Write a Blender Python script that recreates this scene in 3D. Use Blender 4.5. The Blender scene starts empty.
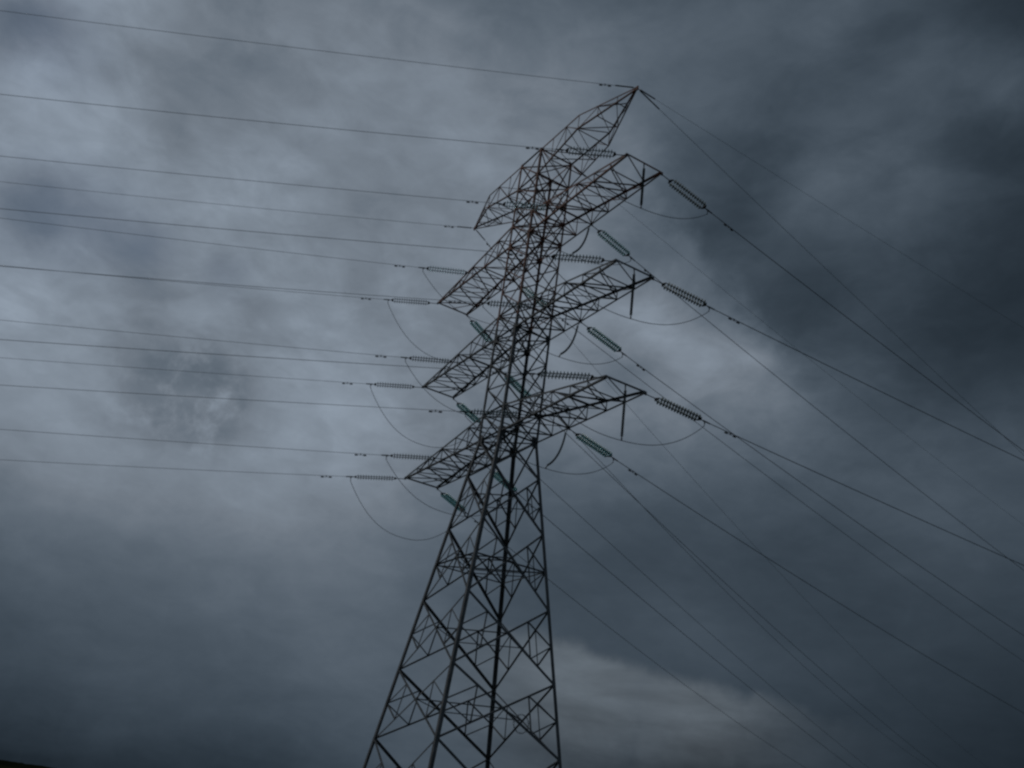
import bpy, bmesh, math, random
from mathutils import Vector, Matrix, noise

random.seed(7)
scene = bpy.context.scene
COL = scene.collection

# ------------------------------------------------------------------ camera
cam_data = bpy.data.cameras.new('camera')
cam = bpy.data.objects.new('camera', cam_data)
COL.objects.link(cam)
cam_data.sensor_width = 36.0
cam_data.lens = 962.77 / 1024 * 36.0
cam_data.clip_start = 0.1
cam_data.clip_end = 20000
_R = Vector((0.52687165, 0.84036568, 0.12724695))
_U = Vector((0.29956903, -0.3237114, 0.89747943))
_F = Vector((-0.7954022, 0.43473721, 0.4223019))
cam.matrix_world = Matrix(((_R.x, _U.x, -_F.x, 52.5247), (_R.y, _U.y, -_F.y, -29.0027),
                           (_R.z, _U.z, -_F.z, 1.6), (0, 0, 0, 1)))
scene.camera = cam
scene.view_settings.view_transform = 'Standard'
scene.view_settings.look = 'None'
scene.view_settings.exposure = 0
scene.view_settings.gamma = 1
scene.cycles.filter_width = 2.5
scene.cycles.max_bounces = 4

# ------------------------------------------------------------------ world: clear sky behind a storm deck of cloud
SUN_EL, SUN_AZ = math.radians(48), math.radians(222)      # sun behind the clouds, high on the left
world = bpy.data.worlds.new('World')
scene.world = world
world.use_nodes = True
wt = world.node_tree
wt.nodes.clear()


class NT:
    """small helper for building node chains"""
    def __init__(self, tree):
        self.t = tree

    def n(self, kind, **kw):
        nd = self.t.nodes.new(kind)
        for k, v in kw.items():
            setattr(nd, k, v)
        return nd

    def put(self, sock, v):
        if hasattr(v, 'bl_rna') and isinstance(v, bpy.types.NodeSocket):
            self.t.links.new(v, sock)
        else:
            sock.default_value = v

    def math(self, op, a, b=0.0, c=0.0, clamp=False):
        nd = self.n('ShaderNodeMath', operation=op, use_clamp=clamp)
        self.put(nd.inputs[0], a); self.put(nd.inputs[1], b); self.put(nd.inputs[2], c)
        return nd.outputs[0]

    def vmath(self, op, a, b=(0, 0, 0), c=(0, 0, 0), scale=1.0):
        nd = self.n('ShaderNodeVectorMath', operation=op)
        self.put(nd.inputs[0], a); self.put(nd.inputs[1], b)
        if op == 'MULTIPLY_ADD':
            self.put(nd.inputs[2], c)
        if op == 'SCALE':
            self.put(nd.inputs[3], scale)
        return nd.outputs['Value' if op in ('DOT_PRODUCT', 'LENGTH') else 'Vector']

    def noise(self, vec, scale, detail=6, rough=0.55, dist=0.0, col=False):
        nd = self.n('ShaderNodeTexNoise')
        self.put(nd.inputs['Vector'], vec)
        nd.inputs['Scale'].default_value = scale
        nd.inputs['Detail'].default_value = detail
        nd.inputs['Roughness'].default_value = rough
        nd.inputs['Distortion'].default_value = dist
        return nd.outputs['Color' if col else 'Fac']


# where the cloud deck is thick (dark) and thin (bright): soft patches on the celestial sphere
# (direction, sharpness, amount)
LOBES = [
    (-0.7838, -0.1601, 0.6000, 84.1, 0.2506),
    (-0.7629, -0.0755, 0.6421, 84.1, 0.4598),
    (-0.7320, 0.0172, 0.6811, 84.1, -0.0012),
    (-0.6902, 0.1159, 0.7143, 84.1, -0.0111),
    (-0.6374, 0.2171, 0.7394, 84.1, 0.0700),
    (-0.5749, 0.3167, 0.7544, 84.1, -0.0317),
    (-0.5054, 0.4106, 0.7589, 84.1, -0.0778),
    (-0.4322, 0.4954, 0.7535, 84.1, 0.0930),
    (-0.3586, 0.5694, 0.7398, 84.1, -0.0458),
    (-0.2873, 0.6318, 0.7199, 84.1, 0.0441),
    (-0.8402, -0.1317, 0.5261, 84.1, -0.1676),
    (-0.8226, -0.0429, 0.5670, 84.1, -0.4351),
    (-0.7941, 0.0547, 0.6053, 84.1, -0.2860),
    (-0.7532, 0.1585, 0.6384, 84.1, 0.2561),
    (-0.6995, 0.2646, 0.6638, 84.1, -0.1024),
    (-0.6345, 0.3684, 0.6795, 84.1, 0.0915),
    (-0.5610, 0.4651, 0.6849, 84.1, 0.1024),
    (-0.4828, 0.5512, 0.6805, 84.1, -0.0318),
    (-0.4039, 0.6249, 0.6681, 84.1, -0.0469),
    (-0.3277, 0.6858, 0.6499, 84.1, -0.2096),
    (-0.8910, -0.1003, 0.4427, 84.1, 0.1849),
    (-0.8768, -0.0078, 0.4809, 84.1, 0.4567),
    (-0.8507, 0.0939, 0.5171, 84.1, 0.3660),
    (-0.8110, 0.2020, 0.5490, 84.1, -0.0600),
    (-0.7571, 0.3121, 0.5740, 84.1, 0.0250),
    (-0.6901, 0.4189, 0.5902, 84.1, 0.1727),
    (-0.6132, 0.5175, 0.5968, 84.1, -0.3499),
    (-0.5309, 0.6040, 0.5944, 84.1, 0.0816),
    (-0.4476, 0.6768, 0.5845, 84.1, 0.2145),
    (-0.3669, 0.7357, 0.5693, 84.1, 0.0583),
    (-0.9338, -0.0667, 0.3515, 84.1, -0.0521),
    (-0.9222, 0.0288, 0.3855, 84.1, -0.1657),
    (-0.8984, 0.1336, 0.4184, 84.1, -0.3420),
    (-0.8600, 0.2446, 0.4478, 84.1, 0.1276),
    (-0.8062, 0.3572, 0.4717, 84.1, -0.0542),
    (-0.7381, 0.4657, 0.4881, 84.1, 0.1125),
    (-0.6592, 0.5649, 0.4963, 84.1, 0.1276),
    (-0.5740, 0.6510, 0.4967, 84.1, 0.0746),
    (-0.4874, 0.7223, 0.4906, 84.1, -0.3391),
    (-0.4035, 0.7792, 0.4796, 84.1, -0.0848),
    (-0.9664, -0.0319, 0.2552, 84.1, 0.1818),
    (-0.9566, 0.0655, 0.2840, 84.1, 0.2424),
    (-0.9343, 0.1719, 0.3123, 84.1, 0.2360),
    (-0.8970, 0.2842, 0.3384, 84.1, 0.1610),
    (-0.8438, 0.3976, 0.3605, 84.1, 0.0295),
    (-0.7757, 0.5062, 0.3769, 84.1, -0.0114),
    (-0.6961, 0.6047, 0.3870, 84.1, 0.1196),
    (-0.6097, 0.6896, 0.3907, 84.1, -0.0297),
    (-0.5216, 0.7593, 0.3891, 84.1, 0.1537),
    (-0.4358, 0.8143, 0.3833, 84.1, 0.1395),
    (-0.9876, 0.0029, 0.1569, 84.1, -0.2187),
    (-0.9785, 0.1009, 0.1801, 84.1, -0.1759),
    (-0.9569, 0.2075, 0.2033, 84.1, -0.0924),
    (-0.9204, 0.3192, 0.2256, 84.1, -0.0990),
    (-0.8682, 0.4314, 0.2454, 84.1, 0.0291),
    (-0.8011, 0.5384, 0.2616, 84.1, -0.0444),
    (-0.7223, 0.6352, 0.2734, 84.1, -0.1939),
    (-0.6366, 0.7183, 0.2807, 84.1, -0.0405),
    (-0.5488, 0.7863, 0.2838, 84.1, 0.0095),
    (-0.4629, 0.8398, 0.2837, 84.1, -0.1881),
    (-0.9975, 0.0365, 0.0602, 84.1, 0.2095),
    (-0.9879, 0.1339, 0.0777, 84.1, 0.2271),
    (-0.9663, 0.2390, 0.0960, 84.1, -0.0184),
    (-0.9304, 0.3484, 0.1143, 84.1, 0.2351),
    (-0.8793, 0.4577, 0.1318, 84.1, -0.0929),
    (-0.8141, 0.5617, 0.1475, 84.1, 0.0170),
    (-0.7377, 0.6557, 0.1608, 84.1, 0.3571),
    (-0.6543, 0.7366, 0.1713, 84.1, -0.1100),
    (-0.5685, 0.8030, 0.1790, 84.1, 0.0546),
    (-0.4841, 0.8554, 0.1842, 84.1, 0.1012),
    (-0.9972, 0.0680, -0.0322, 84.1, -0.3456),
    (-0.9863, 0.1636, -0.0197, 84.1, -0.0320),
    (-0.9640, 0.2658, -0.0059, 84.1, -0.0850),
    (-0.9284, 0.3715, 0.0088, 84.1, -0.1934),
    (-0.8788, 0.4766, 0.0241, 84.1, 0.1462),
    (-0.8162, 0.5765, 0.0392, 84.1, -0.0684),
    (-0.7431, 0.6670, 0.0536, 84.1, -0.3777),
    (-0.6634, 0.7453, 0.0667, 84.1, 0.1206),
    (-0.5810, 0.8102, 0.0782, 84.1, -0.0740),
    (-0.4995, 0.8618, 0.0880, 84.1, -0.1608),
    (-0.8029, -0.0988, 0.5879, 1029.9, -0.2157),
    (-0.8061, -0.0772, 0.5867, 1029.9, -0.0561),
    (-0.8872, -0.0393, 0.4597, 1029.9, -0.2128),
    (-0.8808, -0.0092, 0.4733, 1029.9, -0.0342),
    (-0.8854, 0.0405, 0.4630, 1029.9, -0.0958),
    (-0.8833, 0.0633, 0.4645, 1029.9, -0.0550),
    (-0.8743, 0.1399, 0.4647, 1029.9, -0.0498),
    (-0.8380, 0.0447, 0.5438, 1029.9, -0.0652),
    (-0.8156, -0.0595, 0.5755, 1029.9, 0.0832),
    (-0.8285, 0.0192, 0.5596, 1029.9, 0.0581),
    (-0.7933, 0.0206, 0.6085, 1029.9, 0.0332),
    (-0.5916, 0.4966, 0.6351, 1029.9, 0.0048),
    (-0.6197, 0.4625, 0.6341, 1029.9, 0.1589),
    (-0.6150, 0.5063, 0.6045, 1029.9, 0.1119),
    (-0.6713, 0.4924, 0.5540, 1029.9, -0.0503),
    (-0.6796, 0.5294, 0.5079, 1029.9, -0.0026),
    (-0.6689, 0.5762, 0.4697, 1029.9, -0.0214),
    (-0.6386, 0.6017, 0.4797, 1029.9, 0.1625),
    (-0.6078, 0.5974, 0.5232, 1029.9, 0.0380),
    (-0.5637, 0.4958, 0.6606, 1029.9, 0.0558),
    (-0.5432, 0.5841, 0.6032, 1029.9, 0.0588),
    (-0.5893, 0.5357, 0.6048, 1029.9, 0.0268),
    (-0.9174, 0.0108, 0.3978, 1029.9, -0.0467),
    (-0.9080, 0.0792, 0.4113, 1029.9, -0.0613),
    (-0.3663, 0.6561, 0.6598, 1029.9, 0.0989),
    (-0.7786, 0.6215, 0.0865, 1029.9, 0.0345),
    (-0.9066, 0.1197, 0.4048, 1029.9, 0.0144),
    (-0.8177, 0.0076, 0.5756, 1915.1, 0.0487),
    (-0.8215, 0.0241, 0.5697, 1915.1, -0.0432),
    (-0.8008, 0.0252, 0.5984, 1609.2, -0.0191),
    (-0.8235, -0.0465, 0.5654, 1609.2, -0.0257),
    (-0.8216, -0.0807, 0.5644, 1609.2, 0.1167),
    (-0.8154, -0.0254, 0.5783, 1915.1, -0.0208),
    (-0.6104, 0.4740, 0.6346, 1371.2, -0.1147),
    (-0.6002, 0.5052, 0.6201, 1371.2, -0.0122),
    (-0.6351, 0.4915, 0.5959, 1371.2, 0.0008),
    (-0.6420, 0.5838, 0.4970, 1182.3, -0.1317),
    (-0.6250, 0.6157, 0.4799, 1371.2, -0.0837),
    (-0.6582, 0.5505, 0.5135, 1371.2, -0.0181),
    (-0.6885, 0.5386, 0.4857, 1182.3, 0.1097),
    (-0.7114, 0.5335, 0.4574, 1029.9, -0.1438),
    (-0.6080, 0.6117, 0.5061, 1371.2, -0.0253),
    (-0.4636, 0.5245, 0.7141, 1609.2, 0.0062),
    (-0.4336, 0.5567, 0.7086, 1371.2, -0.0140),
    (-0.3996, 0.6657, 0.6302, 1609.2, -0.0402),
    (-0.3680, 0.6583, 0.6566, 1915.1, 0.0253),
    (-0.5464, 0.5599, 0.6228, 1609.2, -0.0225),
    (-0.4083, 0.6053, 0.6833, 1609.2, 0.0297),
]
GAPS = [
    (-0.8023, -0.0913, 0.5900, 579.3, 0.160),
    (-0.8041, -0.0758, 0.5896, 1029.9, 0.120),
    (-0.8872, -0.0393, 0.4597, 641.9, 0.160),
    (-0.8801, -0.0053, 0.4748, 905.2, 0.100),
    (-0.8850, 0.0383, 0.4641, 1029.9, 0.100),
    (-0.8833, 0.0633, 0.4645, 3620.8, 0.130),
    (-0.8740, 0.1396, 0.4655, 3620.8, 0.100),
]

W = NT(wt)
direction = W.vmath('NORMALIZE', W.n('ShaderNodeTexCoord').outputs['Generated'])
# ragged edges: shake the direction with turbulence before reading the patches
w1 = W.vmath('SUBTRACT', W.noise(direction, 9.0, 7, 0.6, 0.3, True), (0.5, 0.5, 0.5))
w2 = W.vmath('SUBTRACT', W.noise(direction, 34.0, 5, 0.6, 0.4, True), (0.5, 0.5, 0.5))
shaken = W.vmath('MULTIPLY_ADD', w1, (0.035, 0.035, 0.03), direction)
shaken = W.vmath('MULTIPLY_ADD', w2, (0.022, 0.022, 0.02), shaken)
shaken = W.vmath('NORMALIZE', shaken)
total = 0.30
for dx, dy, dz, kk, amt in LOBES:
    e = W.math('MULTIPLY_ADD', W.vmath('DOT_PRODUCT', shaken, (dx, dy, dz)), kk, -kk)
    e = W.math('EXPONENT', e)
    total = W.math('MULTIPLY_ADD', e, amt, total)
# a ragged dark scrap of low cloud in front of the bright deck
def lobe(c, kk):
    return W.math('EXPONENT', W.math('MULTIPLY_ADD', W.vmath('DOT_PRODUCT', shaken, c), kk, -kk))


def step(v, lo, hi):
    mr = W.n('ShaderNodeMapRange', interpolation_type='SMOOTHSTEP')
    W.put(mr.inputs[0], v); mr.inputs[1].default_value = lo; mr.inputs[2].default_value = hi
    return mr.outputs[0]


torn = step(W.noise(direction, 26.0, 8, 0.6, 0.15), 0.27, 0.55)
body = W.math('MINIMUM', W.math('MULTIPLY', W.math('ADD', lobe((-0.9281, 0.1253, 0.3506), 1030), lobe((-0.9214, 0.1744, 0.3472), 1030)), 1.3), 1.0)
total = W.math('MULTIPLY_ADD', W.math('MULTIPLY', body, torn), -0.095, total)
# the crisp lower edge of the storm bank, a paler band of sky under it
edge = step(W.math('MULTIPLY_ADD', W.math('SUBTRACT', W.noise(direction, 22.0, 7, 0.55, 0.2), 0.5), 0.035, W.vmath('DOT_PRODUCT', direction, (-0.2408, -0.0281, -0.9702))), -0.004, 0.014)
streak = W.math('MULTIPLY_ADD', W.noise(W.vmath('MULTIPLY', direction, (9.0, 9.0, 42.0)), 1.0, 7, 0.55, 0.3), 1.5, 0.25)   # layered, level streaks
total = W.math('MULTIPLY_ADD', W.math('MULTIPLY', W.math('MULTIPLY', edge, streak), W.math('MAXIMUM', lobe((-0.8048, 0.5733, 0.1540), 165), lobe((-0.7452, 0.6517, 0.1415), 165))), 0.105, total)
# the torn leading edge of the storm bank
lead = step(W.math('MULTIPLY_ADD', W.math('SUBTRACT', W.noise(direction, 16.0, 8, 0.58, 0.2), 0.5), 0.10, W.vmath('DOT_PRODUCT', direction, (0.7602, 0.3166, 0.5674))), -0.026, 0.022)
total = W.math('MULTIPLY_ADD', W.math('MULTIPLY', lead, W.math('MAXIMUM', lobe((-0.6222, 0.5205, 0.5848), 257), lobe((-0.6012, 0.6185, 0.5060), 257))), -0.11, total)
# fine cloud texture, flattened towards the horizon like a real deck
sep = W.n('ShaderNodeSeparateXYZ')
W.put(sep.inputs[0], direction)
hz = W.math('ADD', W.math('MAXIMUM', sep.outputs['Z'], 0.0), 0.35)
comb = W.n('ShaderNodeCombineXYZ')
W.put(comb.inputs[0], W.math('DIVIDE', sep.outputs['X'], hz))
W.put(comb.inputs[1], W.math('DIVIDE', sep.outputs['Y'], hz))
W.put(comb.inputs[2], sep.outputs['Z'])
deck = comb.outputs[0]
t1 = W.math('SUBTRACT', W.noise(deck, 5.5, 9, 0.58, 0.5), 0.5)
t2 = W.math('SUBTRACT', W.noise(W.vmath('MULTIPLY', deck, (1.0, 1.0, 1.6)), 17.0, 8, 0.6, 0.35), 0.5)
t3 = step(W.noise(deck, 8.0, 8, 0.56, 0.5), 0.44, 0.62)
crisp = W.math('MULTIPLY_ADD', step(sep.outputs['Z'], 0.16, 0.48), 0.75, 0.25)      # low cloud is farther off and smoother
fine = W.math('MULTIPLY_ADD', t2, 0.28, W.math('MULTIPLY', t3, 0.07))
tex = W.math('ADD', W.math('MULTIPLY_ADD', t1, 0.21, 1.03), W.math('MULTIPLY', fine, crisp))
lum = W.math('MAXIMUM', W.math('MULTIPLY', total, tex), 0.02)
# grey-blue tint, bluer where the deck is thick
bright = W.math('MULTIPLY_ADD', lum, 3.3, -0.55, clamp=True)
tint = W.n('ShaderNodeMix', data_type='RGBA')
W.put(tint.inputs[0], bright)
tint.inputs[6].default_value = (0.825, 1.0, 1.165, 1)
tint.inputs[7].default_value = (0.922, 1.0, 1.09, 1)
tint2 = W.n('ShaderNodeMix', data_type='RGBA')      # the far band under the bank is a warmer grey
W.put(tint2.inputs[0], W.math('MULTIPLY', edge, W.math('MAXIMUM', lobe((-0.8048, 0.5733, 0.1540), 165), lobe((-0.7452, 0.6517, 0.1415), 165))))
W.put(tint2.inputs[6], tint.outputs[2])
tint2.inputs[7].default_value = (0.915, 1.0, 1.08, 1)
srgb = W.n('ShaderNodeVectorMath', operation='SCALE')
W.put(srgb.inputs[0], tint2.outputs[2]); W.put(srgb.inputs[3], lum)
gam = W.n('ShaderNodeGamma')
W.put(gam.inputs[0], srgb.outputs[0]); gam.inputs[1].default_value = 2.2
sky = W.n('ShaderNodeTexSky', sky_type='NISHITA')
sky.sun_disc = False
sky.sun_elevation = SUN_EL
sky.sun_rotation = SUN_AZ
bg_sky = W.n('ShaderNodeBackground')
W.put(bg_sky.inputs[0], sky.outputs[0]); bg_sky.inputs[1].default_value = 0.05
bg_cloud = W.n('ShaderNodeBackground')
W.put(bg_cloud.inputs[0], gam.outputs[0]); bg_cloud.inputs[1].default_value = 1.0
# a few small breaks let the clear sky through
gap = 0.0
for gx, gy, gz, kk, amt in GAPS:
    e = W.math('EXPONENT', W.math('MULTIPLY_ADD', W.vmath('DOT_PRODUCT', shaken, (gx, gy, gz)), kk, -kk))
    gap = W.math('MULTIPLY_ADD', e, amt, gap)
cover = W.math('SUBTRACT', 1.0, gap, clamp=True)
mix = W.n('ShaderNodeMixShader')
W.put(mix.inputs[0], cover)
wt.links.new(bg_sky.outputs[0], mix.inputs[1]); wt.links.new(bg_cloud.outputs[0], mix.inputs[2])
wout = W.n('ShaderNodeOutputWorld')
wt.links.new(mix.outputs[0], wout.inputs[0])

# ------------------------------------------------------------------ the veiled sun
sd = bpy.data.lights.new('sun', 'SUN')
sd.energy = 0.5
sd.angle = math.radians(14)
sd.color = (1.0, 0.96, 0.9)
sun = bpy.data.objects.new('sun', sd)
COL.objects.link(sun)
_sdir = Vector((math.cos(SUN_EL) * math.sin(SUN_AZ), math.cos(SUN_EL) * math.cos(SUN_AZ), math.sin(SUN_EL)))
sun.location = (0, 0, 90)
sun.rotation_euler = _sdir.to_track_quat('Z', 'Y').to_euler()

# ------------------------------------------------------------------ materials
def mat(name, base, rough=0.6, metal=0.0):
    m = bpy.data.materials.new(name)
    m.use_nodes = True
    b = m.node_tree.nodes['Principled BSDF']
    b.inputs['Base Color'].default_value = (*base, 1)
    b.inputs['Roughness'].default_value = rough
    b.inputs['Metallic'].default_value = metal
    return m, NT(m.node_tree), b


def noisy(name, c1, c2, scale, rough=0.6, metal=0.0, lo=0.4, hi=0.6, detail=6):
    m, N, b = mat(name, c1, rough, metal)
    f = N.noise(N.n('ShaderNodeTexCoord').outputs['Object'], scale, detail, 0.6)
    mr = N.n('ShaderNodeMapRange')
    N.put(mr.inputs[0], f); mr.inputs[1].default_value = lo; mr.inputs[2].default_value = hi
    mx = N.n('ShaderNodeMix', data_type='RGBA')
    N.put(mx.inputs[0], mr.outputs[0])
    mx.inputs[6].default_value = (*c1, 1); mx.inputs[7].default_value = (*c2, 1)
    N.put(b.inputs['Base Color'], mx.outputs[2])
    return m


STEEL = noisy('weathered galvanised steel', (0.10, 0.107, 0.11), (0.17, 0.175, 0.18), 1.3, 0.7, 0.2)
RUST = noisy('rust stained steel', (0.20, 0.165, 0.155), (0.34, 0.16, 0.115), 0.8, 0.8, 0.1, 0.35, 0.6)
FITTING = noisy('dark forged fittings', (0.05, 0.052, 0.055), (0.09, 0.09, 0.09), 6, 0.55, 0.5)
CABLE = noisy('aged aluminium conductor', (0.10, 0.10, 0.105), (0.16, 0.16, 0.165), 0.7, 0.55, 0.3)
GLASS, _n, _b = mat('teal toughened glass', (0.30, 0.64, 0.65), 0.3)
_b.inputs['Transmission Weight'].default_value = 0.5
_b.inputs['IOR'].default_value = 1.5
GREYGLASS, _n, _b = mat('grey green toughened glass', (0.06, 0.125, 0.13), 0.4)
_b.inputs['Transmission Weight'].default_value = 0.0
_b.inputs['Specular IOR Level'].default_value = 0.25
POLYMER = noisy('dark grey polymer', (0.12, 0.15, 0.16), (0.16, 0.19, 0.2), 5, 0.5)


# ------------------------------------------------------------------ object helpers
def link(name, data, parent=None, material=None):
    o = bpy.data.objects.new(name, data)
    COL.objects.link(o)
    if parent is not None:
        o.parent = parent
    if material is not None and data is not None and not data.materials:
        data.materials.append(material)
    return o


def mesh_of(name, bm, smooth=False):
    bmesh.ops.recalc_face_normals(bm, faces=bm.faces)
    me = bpy.data.meshes.new(name)
    bm.to_mesh(me)
    bm.free()
    if smooth:
        me.polygons.foreach_set('use_smooth', [True] * len(me.polygons))
    return me


def tag(o, label=None, cat=None, group=None, kind=None):
    if label: o['label'] = label
    if cat: o['category'] = cat
    if group: o['group'] = group
    if kind: o['kind'] = kind
    return o


def empty(name, loc=(0, 0, 0), parent=None):
    o = bpy.data.objects.new(name, None)
    o.empty_display_size = 0.3
    COL.objects.link(o)
    o.location = loc
    if parent is not None:
        o.parent = parent
    return o


def angle_bar(bm, p, q, w, hint, flip=1):
    """an L section steel angle from p to q; hint gives the outward direction of the corner"""
    p, q = Vector(p), Vector(q)
    d = (q - p).normalized()
    a = Vector(hint)
    a = a - d * a.dot(d)
    if a.length < 1e-4:
        a = d.orthogonal()
    a.normalize()
    b = d.cross(a) * flip
    t = max(0.012, w * 0.13)
    prof = [(0, 0), (-w, 0), (-w, t), (-t, t), (-t, w), (0, w)]
    ring = []
    for c in (p, q):
        ring.append([bm.verts.new(c + a * (x + w * 0.35) + b * (y - w * 0.35)) for x, y in prof])
    n = len(prof)
    for i in range(n):
        bm.faces.new((ring[0][i], ring[0][(i + 1) % n], ring[1][(i + 1) % n], ring[1][i]))
    for r in ring:
        bm.faces.new((r[0], r[1], r[2], r[3])); bm.faces.new((r[0], r[3], r[4], r[5]))


def bar_obj(name, p, q, w, hint, parent, material, flip=1):
    bm = bmesh.new()
    angle_bar(bm, p, q, w, hint, flip)
    return link(name, mesh_of(name, bm), parent, material)


def tube(bm, pts, r, seg=8):
    pts = [Vector(p) for p in pts]
    rings = []
    up = Vector((0, 0, 1))
    for i, p in enumerate(pts):
        d = (pts[min(i + 1, len(pts) - 1)] - pts[max(i - 1, 0)]).normalized()
        a = d.cross(up)
        if a.length < 1e-3:
            a = d.cross(Vector((1, 0, 0)))
        a.normalize()
        b = a.cross(d)
        rr = r[i] if isinstance(r, (list, tuple)) else r
        rings.append([bm.verts.new(p + (a * math.cos(2 * math.pi * k / seg) + b * math.sin(2 * math.pi * k / seg)) * rr)
                      for k in range(seg)])
    for r0, r1 in zip(rings, rings[1:]):
        for k in range(seg):
            bm.faces.new((r0[k], r0[(k + 1) % seg], r1[(k + 1) % seg], r1[k]))
    bm.faces.new(rings[0]); bm.faces.new(rings[-1])


def box(bm, c, sx, sy, sz, mtx=None):
    m = Matrix.Translation(Vector(c)) @ (mtx.to_4x4() if mtx is not None else Matrix()) @ Matrix.Diagonal((sx, sy, sz, 1))
    bmesh.ops.create_cube(bm, size=1, matrix=m)


# ------------------------------------------------------------------ ground
bm = bmesh.new()
rad = [0, 10, 25, 45, 70, 110, 180, 300, 600, 1500, 6000]
prev = [bm.verts.new((0, 0, 0))]
for r in rad[1:]:
    ring = []
    for k in range(64):
        x, y = r * math.cos(k * math.pi / 32), r * math.sin(k * math.pi / 32)
        ring.append(bm.verts.new((x, y, 0.0)))
    for k in range(64):
        if len(prev) == 1:
            bm.faces.new((prev[0], ring[k], ring[(k + 1) % 64]))
        else:
            bm.faces.new((prev[k], ring[k], ring[(k + 1) % 64], prev[(k + 1) % 64]))
    prev = ring
GRASS = noisy('dark rough grassland', (0.010, 0.013, 0.007), (0.028, 0.032, 0.016), 0.35, 0.95, 0, 0.35, 0.65, 10)
g = link('ground', mesh_of('ground', bm), None, GRASS)
tag(g, kind='structure')

# a low dark wooded ridge far off, all round the plain
bm = bmesh.new()
prev = None
for k in range(2161):
    a = math.radians(k / 6)
    h = 8.5 + 3.5 * noise.noise((math.cos(a) * 6, math.sin(a) * 6, 0)) + 2.5 * noise.noise((math.cos(a) * 40, math.sin(a) * 40, 3)) + 3.5 * abs(noise.noise((math.cos(a) * 260, math.sin(a) * 260, 7)))
    ring = [bm.verts.new((r * math.cos(a), r * math.sin(a), z)) for r, z in ((2400, -0.5), (2550, h * 0.75), (2700, h), (3000, h * 0.9), (3600, -0.5))]
    if prev:
        for i in range(4):
            bm.faces.new((prev[i], prev[i + 1], ring[i + 1], ring[i]))
    prev = ring
WOODS = noisy('dark wooded hill', (0.008, 0.011, 0.007), (0.014, 0.018, 0.010), 0.02, 0.95, 0, 0.35, 0.65, 8)
WOODS.node_tree.nodes['Principled BSDF'].inputs['Specular IOR Level'].default_value = 0.0
GRASS.node_tree.nodes['Principled BSDF'].inputs['Specular IOR Level'].default_value = 0.0
tag(link('hills', mesh_of('hills', bm, True), None, WOODS), kind='structure')

# ------------------------------------------------------------------ the tower
Z0 = 1.6
ZW, ZA2, ZA1, ZT = 23.67 + Z0, 31.42 + Z0, 39.24 + Z0, 46.70 + Z0
HWAIST, HTOP = 1.3736, 1.382
UPD = 1.87                                   # depth of an arm at the body
ARM_Z = {3: ZW, 2: ZA2, 1: ZA1}
ARM_L = {3: 12.72, 2: 12.59, 1: 12.67}
EARTH_L, EARTH_K, EARTH_LO = 11.10, 6.26, 44.45 + Z0


def half(z):
    if z >= ZW:
        return HWAIST + (z - ZW) / (ZT - ZW) * (HTOP - HWAIST)
    return HWAIST + (ZW - z) * 0.13506


def corner(n, z):
    sx, sy = ((-1, -1), (1, -1), (1, 1), (-1, 1))[n]
    return Vector((sx * half(z), sy * half(z), z))


tower = empty('lattice_tower')
tag(tower, 'tall steel lattice transmission tower with six crossarms, browner with rust near its top', 'pylon')

LOW = [0.0, 4.25 + Z0, 8.35 + Z0, 12.65 + Z0, 17.4 + Z0, 21.1 + Z0, ZW]
UP = [ZW, ZW + UPD]
for a, b in ((ZW + UPD, ZA2), (ZA2 + UPD, ZA1)):
    UP += [a + (b - a) * k / 3 for k in (1, 2, 3)] + [b + UPD]
UP += [(ZA1 + UPD + EARTH_LO) / 2, EARTH_LO, ZT]


def steel(z):
    return RUST if z > ZA2 + 0.6 else STEEL


# legs with their gusset plates
for n in range(4):
    bm = bmesh.new()
    out = Vector((corner(n, 0).x, corner(n, 0).y, 0)).normalized()
    fl = 1
    a45 = Matrix.Rotation(math.radians(45), 3, 'Z') @ out
    angle_bar(bm, corner(n, 0), corner(n, ZW), 0.215, a45, 1)
    angle_bar(bm, corner(n, ZW - 0.3), corner(n, ZA2 + 1.0), 0.175, a45, 1)
    leg = link('leg', mesh_of('leg', bm), tower, STEEL)
    bm = bmesh.new()
    angle_bar(bm, corner(n, ZA2 + 0.9), corner(n, ZT + 0.05), 0.145, a45, 1)
    ul = link('upper_leg', mesh_of('upper_leg', bm), tower, RUST)
    nodes = [(z, 0.20, 0.34) for z in LOW[1:-1]] + [(ZW, 0.42, 0.75), (ZW + UPD, 0.26, 0.4), (ZA2, 0.36, 0.6),
             (ZA2 + UPD, 0.24, 0.4), (ZA1, 0.34, 0.55), (ZA1 + UPD, 0.24, 0.4), (EARTH_LO, 0.22, 0.34), (ZT, 0.26, 0.3)]
    for z, w, h in nodes:
        c = corner(n, z)
        bm = bmesh.new()
        sx, sy = math.copysign(1, c.x), math.copysign(1, c.y)
        box(bm, c + Vector((-sx * w * 0.35, sy * 0.035, 0)), w, 0.016, h)
        box(bm, c + Vector((sx * 0.035, -sy * w * 0.35, 0)), 0.016, w, h)
        link('gusset_plate', mesh_of('gusset_plate', bm), leg if z < ZA2 + 0.9 else ul, steel(z))

FACES = [(0, 1, (0, -1, 0)), (1, 2, (1, 0, 0)), (2, 3, (0, 1, 0)), (3, 0, (-1, 0, 0))]


def lerp(a, b, t):
    return a + (b - a) * t


def xcentre(a0, a1, b0, b1):
    """crossing of the diagonals a0-b1 and b0-a1"""
    wa, wb = (b0 - a0).length, (b1 - a1).length
    return lerp(a0, b1, wa / (wa + wb))


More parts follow.
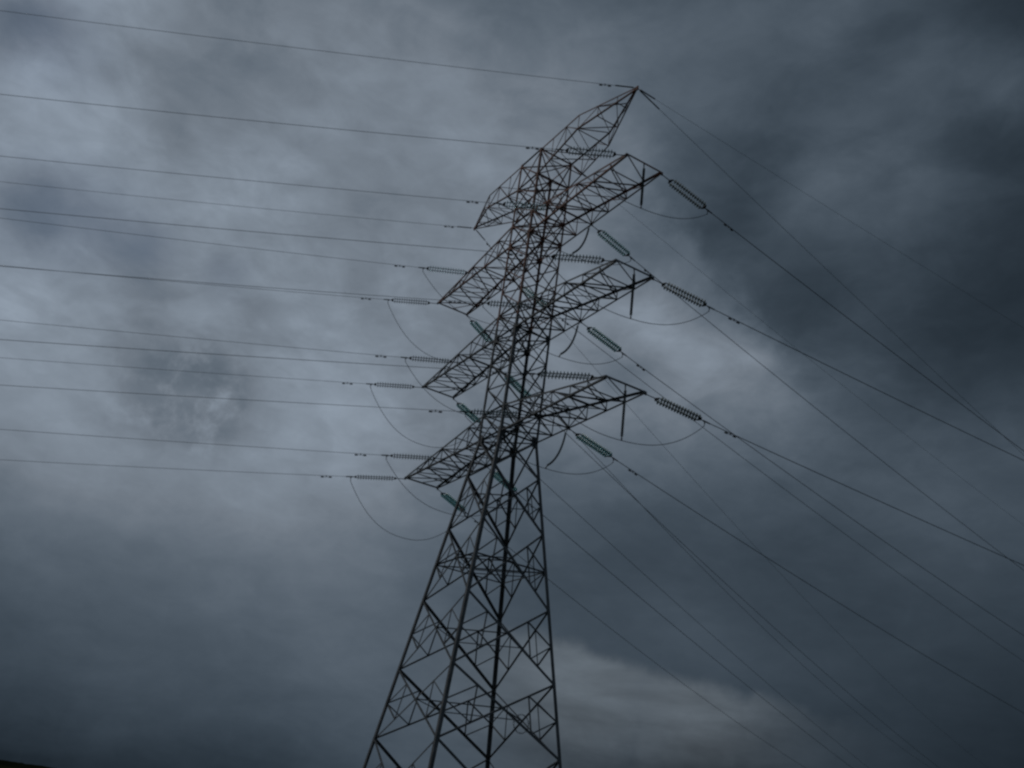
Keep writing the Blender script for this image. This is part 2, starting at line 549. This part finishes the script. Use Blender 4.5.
stuff_bm = bmesh.new()
for k, (za, zb) in enumerate(zip(LOW, LOW[1:])):
    for i, j, nrm in FACES:
        N3 = Vector(nrm)
        a0, a1, b0, b1 = corner(i, za), corner(i, zb), corner(j, za), corner(j, zb)
        heavy, light = (0.15, 0.11) if nrm[0] else (0.085, 0.085)
        if nrm[0] < 0:
            heavy, light = light, heavy
        bar_obj('main_diagonal', a1 + N3 * 0.02, b0 + N3 * 0.02, heavy, N3, tower, STEEL)
        bar_obj('main_diagonal', b1 - N3 * 0.05, a0 - N3 * 0.05, light, N3, tower, STEEL, -1)
        if zb - za > 3.5:
            xc = xcentre(a0, a1, b0, b1)
            for l0, l1 in ((a0, a1), (b0, b1)):
                m = lerp(l0, l1, 0.5)
                q0, q1 = lerp(l0, xc, 0.5), lerp(l1, xc, 0.5)
                for p, q, ww in ((m, q0, 0.075), (m, q1, 0.075), (q0, q1, 0.065)):
                    if k == 0:
                        angle_bar(stuff_bm, p - N3 * 0.02, q - N3 * 0.02, ww, N3)
                    else:
                        bar_obj('redundant_brace', p - N3 * 0.02, q - N3 * 0.02, ww, N3, tower, STEEL)
so = link('redundant_bracing', mesh_of('redundant_bracing', stuff_bm), tower, STEEL)
so['kind'] = 'stuff'

# horizontal plan frames joining the crossings of neighbouring faces
for k in range(1, 5):
    za, zb = LOW[k], LOW[k + 1]
    xs = []
    for i, j, nrm in FACES:
        xs.append(xcentre(corner(i, za), corner(i, zb), corner(j, za), corner(j, zb)) - Vector(nrm) * 0.06)
    for a in range(4):
        bar_obj('plan_brace', xs[a], xs[(a + 1) % 4], 0.06, (0, 0, 1), tower, STEEL)
zm = (LOW[3] + LOW[4]) / 2 + 0.05
for a in range(4):
    bar_obj('plan_brace', corner(a, zm) - Vector((0, 0, .05)), corner((a + 1) % 4, zm) - Vector((0, 0, .05)), 0.08, (0, 0, 1), tower, STEEL)
for a in range(2):
    bar_obj('plan_brace', corner(a, zm - 0.08 * a - .1), corner(a + 2, zm - 0.08 * a - .1), 0.07, (0, 0, 1), tower, STEEL)
mids = [lerp(corner(a, zm), corner((a + 1) % 4, zm), 0.5) for a in range(4)]
for a in range(4):
    bar_obj('plan_brace', mids[a] + Vector((0, 0, 0.04)), mids[(a + 1) % 4] + Vector((0, 0, 0.04)), 0.06, (0, 0, 1), tower, STEEL)

# upper body lattice
for za, zb in zip(UP, UP[1:]):
    for i, j, nrm in FACES:
        N3 = Vector(nrm)
        a0, a1, b0, b1 = corner(i, za), corner(i, zb), corner(j, za), corner(j, zb)
        bar_obj('lattice_brace', a1 + N3 * 0.02, b0 + N3 * 0.02, 0.08, N3, tower, steel(za))
        bar_obj('lattice_brace', b1 - N3 * 0.04, a0 - N3 * 0.04, 0.08, N3, tower, steel(za), -1)
for z in (ZW, ZW + UPD, ZA2, ZA2 + UPD, ZA1, ZA1 + UPD, EARTH_LO, ZT):
    for a in range(4):
        bar_obj('horizontal_strut', corner(a, z) + Vector((0, 0, 0.03)), corner((a + 1) % 4, z) + Vector((0, 0, 0.03)), 0.09, (0, 0, 1), tower, steel(z))
    for a in range(2):
        bar_obj('plan_brace', corner(a, z - 0.05 - 0.07 * a), corner(a + 2, z - 0.05 - 0.07 * a), 0.07, (0, 0, 1), tower, steel(z))


# crossarms
def crossarm(side, lev):
    z, L = ARM_Z[lev], ARM_L[lev]
    h = half(z)
    M = steel(z)
    arm = empty('crossarm', (0, 0, 0), tower)
    arm['label'] = '%s crossarm reaching to the %s' % ({1: 'topmost', 2: 'middle', 3: 'lowest'}[lev], 'right' if side > 0 else 'left')

    def lo(u, s):
        return Vector((side * u, s * h, z))

    def hi(u, s):
        t = (u - h) / (L - h)
        return Vector((side * u, s * h, z + UPD * (1 - t) + 0.10 * t))
    for s in (-1, 1):
        bar_obj('chord', lo(h, s), lo(L, s), 0.115, (0, s, 0), arm, M, side * s)
        bar_obj('chord', hi(h, s), hi(L, s), 0.125, (0, s, 0), arm, M, -side * s)
    bar_obj('tip_beam', lo(L, -1) + Vector((side * .02, -0.1, 0.05)), lo(L, 1) + Vector((side * .02, 0.1, 0.05)), 0.125, (side, 0, 0), arm, M)
    us = [h, 3.3, 5.15, 7.1, 9.1, 10.9, L]
    for s in (-1, 1):
        o = Vector((0, -s * 0.03, 0))
        for k in range(6):
            a, b = us[k], us[k + 1]
            if k:
                bar_obj('side_post', lo(a, s) + o, hi(a, s) + o, 0.07, (0, s, 0), arm, M)
            if k == 2:
                bar_obj('side_diagonal', lo(a, s) + o, hi(b, s) + o, 0.07, (0, s, 0), arm, M)
            elif k < 5:
                p, q = (hi(a, s), lo(b, s)) if k != 1 else (lo(b, s), hi(a, s))
                bar_obj('side_diagonal', p + o, q + o, 0.07, (0, s, 0), arm, M)
    dn = Vector((0, 0, -0.03))
    for k in range(6):
        a, b = us[k], us[k + 1]
        s = 1 if k % 2 else -1
        if k < 5:
            bar_obj('plan_diagonal', lo(a, s) - dn, lo(b, -s) - dn, 0.07, (0, 0, 1), arm, M)
            bar_obj('plan_diagonal', lo(a, -s) - dn * 2.4, lo(b, s) - dn * 2.4, 0.055, (0, 0, 1), arm, M, -1)
            bar_obj('plan_diagonal', hi(a, -s) + dn, hi(b, s) + dn, 0.07, (0, 0, 1), arm, M)
        else:
            mid = Vector((side * (L - 0.03), 0, z + 0.06))
            bar_obj('plan_diagonal', hi(a, 1) + dn, mid, 0.07, (0, 0, 1), arm, M)
            bar_obj('plan_diagonal', hi(a, 1) + dn, hi(b, -1) + dn, 0.08, (0, 0, 1), arm, M)
        if k:
            bar_obj('plan_strut', lo(a, -1) + dn * .5, lo(a, 1) + dn * .5, 0.07 if k == 2 else 0.055, (0, 0, 1), arm, M)
            if k != 5:
                bar_obj('plan_strut', hi(a, -1) - dn * .5, hi(a, 1) - dn * .5, 0.055, (0, 0, 1), arm, M)
    return arm


for lev in (1, 2, 3):
    for side in (1, -1):
        crossarm(side, lev)


def earth_arm(side):
    arm = empty('earth_wire_arm', (0, 0, 0), tower)
    arm['label'] = 'pointed earth wire arm at the tower top, %s' % ('right' if side > 0 else 'left')
    tip = Vector((side * EARTH_L, 0, ZT))
    kz = 45.5 + Z0

    def hi(u, s):
        if u <= EARTH_K:
            return Vector((side * u, s * HTOP, ZT))
        t = (u - EARTH_K) / (EARTH_L - EARTH_K)
        return lerp(Vector((side * EARTH_K, s * HTOP, ZT)), tip, t)

    def lo(u, s):
        if u <= EARTH_K:
            t = (u - HTOP) / (EARTH_K - HTOP)
            return Vector((side * u, s * HTOP, EARTH_LO + (kz - EARTH_LO) * t))
        t = (u - EARTH_K) / (EARTH_L - EARTH_K)
        return lerp(Vector((side * EARTH_K, s * HTOP, kz)), tip - Vector((0, 0, 0.12)), t)
    for s in (-1, 1):
        for fn in (hi, lo):
            bm = bmesh.new()
            fl = side * s * (1 if fn is lo else -1)
            angle_bar(bm, fn(HTOP, s), fn(EARTH_K, s), 0.095, (0, s, 0), fl)
            angle_bar(bm, fn(EARTH_K, s), fn(EARTH_L, s), 0.095, (0, s, 0), fl)
            link('chord', mesh_of('chord', bm), arm, RUST)
    us = [HTOP, 3.0, 4.7, EARTH_K, 7.9, 9.5]
    dn = Vector((0, 0, -0.03))
    for k in range(1, 6):
        for s in (-1, 1):
            o = Vector((0, -s * 0.03, 0))
            bar_obj('side_brace', lo(us[k], s) + o, hi(us[k], s) + o, 0.05, (0, s, 0), arm, RUST)
            p, q = (hi(us[k - 1], s), lo(us[k], s)) if k % 2 else (lo(us[k - 1], s), hi(us[k], s))
            bar_obj('side_brace', p + o, q + o, 0.05, (0, s, 0), arm, RUST)
        bar_obj('plan_brace', lo(us[k], -1) + dn, lo(us[k], 1) + dn, 0.05, (0, 0, 1), arm, RUST)
        s = 1 if k % 2 else -1
        bar_obj('plan_brace', lo(us[k - 1], s) - dn, lo(us[k], -s) - dn, 0.05, (0, 0, 1), arm, RUST)
        bar_obj('plan_brace', hi(us[k - 1], -s) + dn, hi(us[k], s) + dn, 0.05, (0, 0, 1), arm, RUST)
    bm = bmesh.new()
    box(bm, tip + Vector((-side * 0.12, 0, -0.08)), 0.45, 0.10, 0.30)
    link('tip_plate', mesh_of('tip_plate', bm), arm, RUST)


earth_arm(1)
earth_arm(-1)

# ------------------------------------------------------------------ insulators, built once along local +X
def shed_string(length, n, rdisc, rcap):
    prof = []
    pitch = length / n
    for i in range(n):
        x = i * pitch
        prof += [(x, rcap, 1), (x + pitch * 0.40, rcap * 1.15, 1), (x + pitch * 0.47, rdisc * 0.5, 0),
                 (x + pitch * 0.58, rdisc, 0), (x + pitch * 0.68, rdisc * 0.97, 0), (x + pitch * 0.70, rcap * 0.7, 1)]
    prof.append((length, rcap, 1))
    bm = bmesh.new()
    seg = 14
    rings = [[bm.verts.new((x, r * math.cos(2 * math.pi * k / seg), r * math.sin(2 * math.pi * k / seg))) for k in range(seg)]
             for x, r, _ in prof]
    for a in range(len(rings) - 1):
        for k in range(seg):
            f = bm.faces.new((rings[a][k], rings[a + 1][k], rings[a + 1][(k + 1) % seg], rings[a][(k + 1) % seg]))
            f.material_index = 1 if prof[a][2] and prof[a + 1][2] else 0
    bm.faces.new(rings[0]); bm.faces.new(rings[-1])
    return mesh_of('disc_string', bm, False)


def with_mats(me, *ms):
    me = me.copy()
    for m in ms:
        me.materials.append(m)
    return me


STRING = shed_string(2.78, 14, 0.150, 0.026)
GLASS_STRING = with_mats(STRING, GLASS, FITTING)
GREY_STRING = with_mats(STRING, GREYGLASS, FITTING)
ROD = with_mats(shed_string(2.55, 34, 0.088, 0.05), POLYMER, POLYMER)

bm = bmesh.new()
tube(bm, [(0, 0, 0), (0.72, 0, 0)], 0.028, 8)
box(bm, (0.06, 0, 0), 0.14, 0.05, 0.12)
LINK = mesh_of('shackle_link', bm); LINK.materials.append(FITTING)


def plate_mesh(flip):
    bm = bmesh.new()
    pts = [(0.0, -0.05), (0.0, 0.05), (0.13, 0.25), (0.19, 0.25), (0.19, -0.25), (0.13, -0.25)]
    if flip:
        pts = [(-x, y) for x, y in pts]
    lo_ = [bm.verts.new((x, y, -0.02)) for x, y in pts]
    hi_ = [bm.verts.new((x, y, 0.02)) for x, y in pts]
    bm.faces.new(lo_); bm.faces.new(hi_)
    for k in range(6):
        bm.faces.new((lo_[k], lo_[(k + 1) % 6], hi_[(k + 1) % 6], hi_[k]))
    me = mesh_of('yoke_plate', bm); me.materials.append(FITTING)
    return me


YOKE_A, YOKE_B = plate_mesh(False), plate_mesh(True)
bm = bmesh.new()
tube(bm, [(0, 0, 0), (0.10, 0, 0), (0.12, 0, 0), (0.62, 0, 0)], [0.02, 0.03, 0.05, 0.04], 10)
tube(bm, [(0.22, 0, -0.02), (0.26, 0, -0.16), (0.24, 0, -0.30)], 0.035, 8)
CLAMP = mesh_of('dead_end_clamp', bm); CLAMP.materials.append(FITTING)
bm = bmesh.new()
tube(bm, [(-0.27, 0, -0.10), (0.27, 0, -0.10)], 0.014, 6)
for sx in (-1, 1):
    tube(bm, [(sx * 0.30 - 0.11, 0, -0.10), (sx * 0.30 - 0.09, 0, -0.10), (sx * 0.30 + 0.09, 0, -0.10), (sx * 0.30 + 0.11, 0, -0.10)], [0.03, 0.055, 0.055, 0.03], 10)
box(bm, (0, 0, -0.04), 0.06, 0.05, 0.14)
DAMPER = mesh_of('vibration_damper', bm); DAMPER.materials.append(FITTING)


def orient(p, q):
    x = (Vector(q) - Vector(p)).normalized()
    y = Vector((0, 0, 1)).cross(x)
    if y.length < 1e-3:
        y = Vector((0, 1, 0))
    y.normalize()
    zz = x.cross(y)
    return Matrix((x, y, zz)).transposed().to_4x4()


def place(o, p, q):
    o.matrix_world = Matrix.Translation(Vector(p)) @ orient(p, q)
    return o


def at_x(o, x, y=0.0):
    o.location = (x, y, 0)
    return o


LEVEL = {1: 'topmost', 2: 'middle', 3: 'lowest'}


def arm_name(side, lev):
    return '%s %s crossarm' % (LEVEL[lev], 'right' if side > 0 else 'left')


def tension_string(p, q, label, glass):
    t = empty('tension_insulator')
    tag(t, label, 'insulator', 'double tension insulator strings on the crossarms')
    place(t, p, q)
    link('shackle_link', LINK, t)
    at_x(link('yoke_plate', YOKE_A, t), 0.70)
    for y in (-0.215, 0.215):
        at_x(link('disc_string', glass, t), 0.92, y)
    at_x(link('yoke_plate', YOKE_B, t), 3.92)
    at_x(link('dead_end_clamp', CLAMP, t), 3.92)
    return t


# ------------------------------------------------------------------ wires
# heading (radians), starting fall (m per m) and curvature of each span, by end / circuit arm / level / position
SPANS = {
    'R11o': (1.58953, 0.19323, 0.00034),
    'R12o': (1.42397, 0.13579, 0.00033),
    'R13o': (1.44594, 0.12364, 0.00033),
    'R11i': (1.71652, 0.14977, 0.00038),
    'R12i': (1.71070, 0.14676, 0.00044),
    'R13i': (1.70367, 0.15272, 0.00049),
    'R-11o': (2.00449, 0.16405, 0.00044),
    'R-12o': (2.01698, 0.12085, 0.00018),
    'R-13o': (2.03169, 0.12494, 0.00037),
    'R-13i': (1.98375, 0.13625, 0.00025),
    'R-12i': (1.95335, 0.14808, 0.00030),
    'R-11i': (1.75902, 0.13928, 0.00030),
    'EeR': (1.69067, 0.18883, 0.00023),
    'EeR2': (1.51076, 0.11391, 0.00021),
    'EeL': (1.94636, 0.20242, 0.00044),
    'Ebody': (1.67687, 0.16899, 0.00042),
    'L11o': (-1.98984, 0.13414, 0.00040),
    'L11i': (-1.97796, 0.13056, 0.00023),
    'L-13o': (-1.98453, 0.13752, 0.00032),
    'L-13i': (-1.98173, 0.11783, 0.00021),
    'L13i': (-1.97764, 0.13920, 0.00025),
    'L-12o': (-1.97575, 0.12540, 0.00017),
    'L13o': (-1.97589, 0.14038, 0.00028),
    'L-12i': (-1.96598, 0.10905, 0.00013),
    'L-11o': (-1.98000, 0.12336, 0.00032),
    'L12i': (-1.98549, 0.13605, 0.00035),
    'L-11i': (-1.96004, 0.10188, 0.00020),
    'L12o': (-1.98000, 0.13394, 0.00031),
    'FeR': (-2.01641, 0.08644, 0.00024),
    'FeL': (-1.99370, 0.11470, 0.00030),
}


def span_point(p0, prm, s):
    az, m, c = prm
    return Vector((p0.x + math.cos(az) * s, p0.y + math.sin(az) * s, p0.z - m * s + c * s * s))


def wire(name, p0, prm, s0, s1, r, label, cat, group, dampers):
    ss = []
    s = s0
    while s < s1:
        ss.append(s)
        s += 1.5 + (s - s0) * 0.03
    ss.append(s1)
    org = span_point(p0, prm, s0)
    bm = bmesh.new()
    tube(bm, [span_point(p0, prm, s) - org for s in ss], r, 8)
    o = link(name, mesh_of(name, bm, True), None, CABLE)
    o.location = org
    tag(o, label, cat, group)
    for d in dampers:
        k = link('vibration_damper', DAMPER, o)
        a, b = span_point(p0, prm, d), span_point(p0, prm, d + 0.5)
        k.matrix_local = Matrix.Translation(a - org) @ orient(a, b)
    return o


def attach(side, lev, pos, end):
    u = ARM_L[lev] if pos == 'o' else (6.3 if (side < 0 and end == 'A') else 5.15)
    h = half(ARM_Z[lev])
    return Vector((side * u, h * (-1 if end == 'A' else 1), ARM_Z[lev] - 0.04))


POS = {'o': 'outer tip', 'i': 'inner joint'}
CLAMP_AT = 4.35
for side in (1, -1):
    for lev in (1, 2, 3):
        for pos in 'oi':
            an = arm_name(side, lev)
            ends = {}
            for end in 'AB':
                prm = SPANS[('L' if end == 'A' else 'R') + '%d%d%s' % (side, lev, pos)]
                p0 = attach(side, lev, pos, end)
                q = span_point(p0, prm, CLAMP_AT)
                way = 'left' if end == 'A' else 'right'
                teal = (end == 'B' and not (side > 0 and pos == 'o')) or (end == 'A' and pos == 'i' and lev == 1)
                tension_string(p0, q, 'double disc insulator string pulling %s from the %s of the %s' % (way, POS[pos], an),
                               GLASS_STRING if teal else GREY_STRING)
                ends[end] = p0 + (q - p0).normalized() * 4.16 + Vector((0, 0, -0.28))
                q0 = p0 + (q - p0).normalized() * 4.35
                smax = 190.0 if end == 'B' else 150.0
                while span_point(p0, prm, smax).z < 6.5 and smax > 60:
                    smax -= 5
                wire('conductor', p0, prm, CLAMP_AT + 0.1, smax, 0.0145 if end == 'A' else 0.024,
                     'thin wire running %s from the %s of the %s' % (way, POS[pos], an), 'power line',
                     'conductor wires strung from the tower', [5.95])
            pa, pb = ends['A'], ends['B']
            mid = (pa + pb) / 2
            if side > 0:
                # jumper held down by its own hanging insulator
                if pos == 'o':
                    top = Vector((ARM_L[lev], 0.0, ARM_Z[lev] - 0.02))
                    bot = top + Vector((0.0, 0.03, -3.35))
                    knee = []
                else:
                    top = attach(side, lev, pos, 'B') + Vector((0, -0.05, -0.05))
                    bot = top + Vector((-0.15, -1.2, -3.0))
                t = empty('jumper_insulator')
                tag(t, 'slim insulator hanging under the %s of the %s' % ('outer end' if pos == 'o' else 'inner joint', an),
                    'insulator', 'hanging insulators under the right crossarms')
                place(t, top, bot)
                ln = (bot - top).length
                bm = bmesh.new()
                tube(bm, [(0, 0, 0), (0.32, 0, 0)], 0.025, 8)
                link('hanger', mesh_of('hanger', bm), t, FITTING)
                if pos == 'o':
                    r_ = at_x(link('polymer_rod', ROD, t), 0.30)
                    r_.scale = ((ln - 0.55) / 2.55, 1, 1)
                else:                                   # pulled aside by the jumper, so it hangs in a bow
                    bm = bmesh.new()
                    inv = (Matrix.Translation(top) @ orient(top, bot)).inverted()
                    pts, rr = [], []
                    for k in range(121):
                        s = 0.10 + 0.82 * k / 120
                        pts.append(inv @ (top.lerp(bot, s) + Vector((0.05, 0.22, -0.42)) * (4 * (s - 0.10) * (0.92 - s))))
                        rr.append((0.042, 0.042, 0.072, 0.07)[k % 4])
                    tube(bm, pts, rr, 10)
                    link('polymer_rod', mesh_of('polymer_rod', bm), t, POLYMER)
                bm = bmesh.new()
                tube(bm, [(ln - 0.27, 0, 0), (ln, 0, 0)], [0.03, 0.05], 8)
                link('jumper_clamp', mesh_of('jumper_clamp', bm), t, FITTING)
                aim = bot
            else:
                aim = Vector((mid.x, mid.y, ARM_Z[lev] - (4.05 if pos == 'o' else 3.5)))
            bm = bmesh.new()
            pts = []
            for k in range(41):
                s = k / 40
                p = pa.lerp(pb, s)
                bow = (1 - abs(2 * s - 1) ** 2.3)
                pts.append(p + (aim - mid) * bow - mid)
            tube(bm, pts, 0.02, 8)
            j = link('jumper_cable', mesh_of('jumper_cable', bm, True), None, CABLE)
            j.location = mid
            tag(j, 'sagging jumper loop beneath the %s of the %s' % ('outer end' if pos == 'o' else 'inner joint', an), 'jumper cable',
                'jumper loops under the crossarms')

TIPR, TIPL = Vector((EARTH_L, 0, ZT - 0.05)), Vector((-EARTH_L, 0, ZT - 0.05))


def earth(p0, prm, label, s1, r=0.014, d=(2.2,), grip=1.5):
    o = wire('earth_wire', p0, prm, 0.0, s1, r, label, 'earth wire', 'thin earth wires at the tower top', d)
    a, b = span_point(p0, prm, 0.25), span_point(p0, prm, grip)
    bm = bmesh.new()
    tube(bm, [a - o.location, b - o.location], 0.045, 8)
    link('dead_end_grip', mesh_of('dead_end_grip', bm), o, FITTING)


earth(TIPR, SPANS['FeR'], 'thin earth wire running towards the left from the right peak arm', 130)
earth(TIPL, SPANS['FeL'], 'thin earth wire running towards the left from the left peak arm', 130)
earth(TIPR, SPANS['EeR'], 'lower, darker of the two thin wires falling to the right from the right peak arm', 190, 0.014, (), 2.2)
earth(TIPR, SPANS['EeR2'], 'upper, fainter of the two thin wires falling to the right from the right peak arm', 190, 0.009, ())
earth(TIPL, SPANS['EeL'], 'thin earth wire falling to the right from the left peak arm, passing behind the tower', 190, 0.016)
earth(Vector((HTOP, HTOP, ZT)), SPANS['Ebody'], 'faint thin wire falling to the right from the top corner of the tower body', 190, 0.010, ())

# a coil of spare wire hung on the lattice low on the tower
coil_c = Vector((3.903, 1.218, 7.384))
bm = bmesh.new()
pts = []
for k in range(97):
    a = k / 96 * 4 * 2 * math.pi
    rr = 0.50 + 0.04 * math.sin(k * 1.7)
    pts.append((0.03 * math.sin(k * 0.9), math.cos(a) * rr, math.sin(a) * rr))
tube(bm, pts, 0.012, 6)
c = link('wire_coil', mesh_of('wire_coil', bm, True), None, CABLE)
c.location = coil_c
tag(c, 'round coil of spare wire hanging on the lattice low on the tower', 'wire coil')
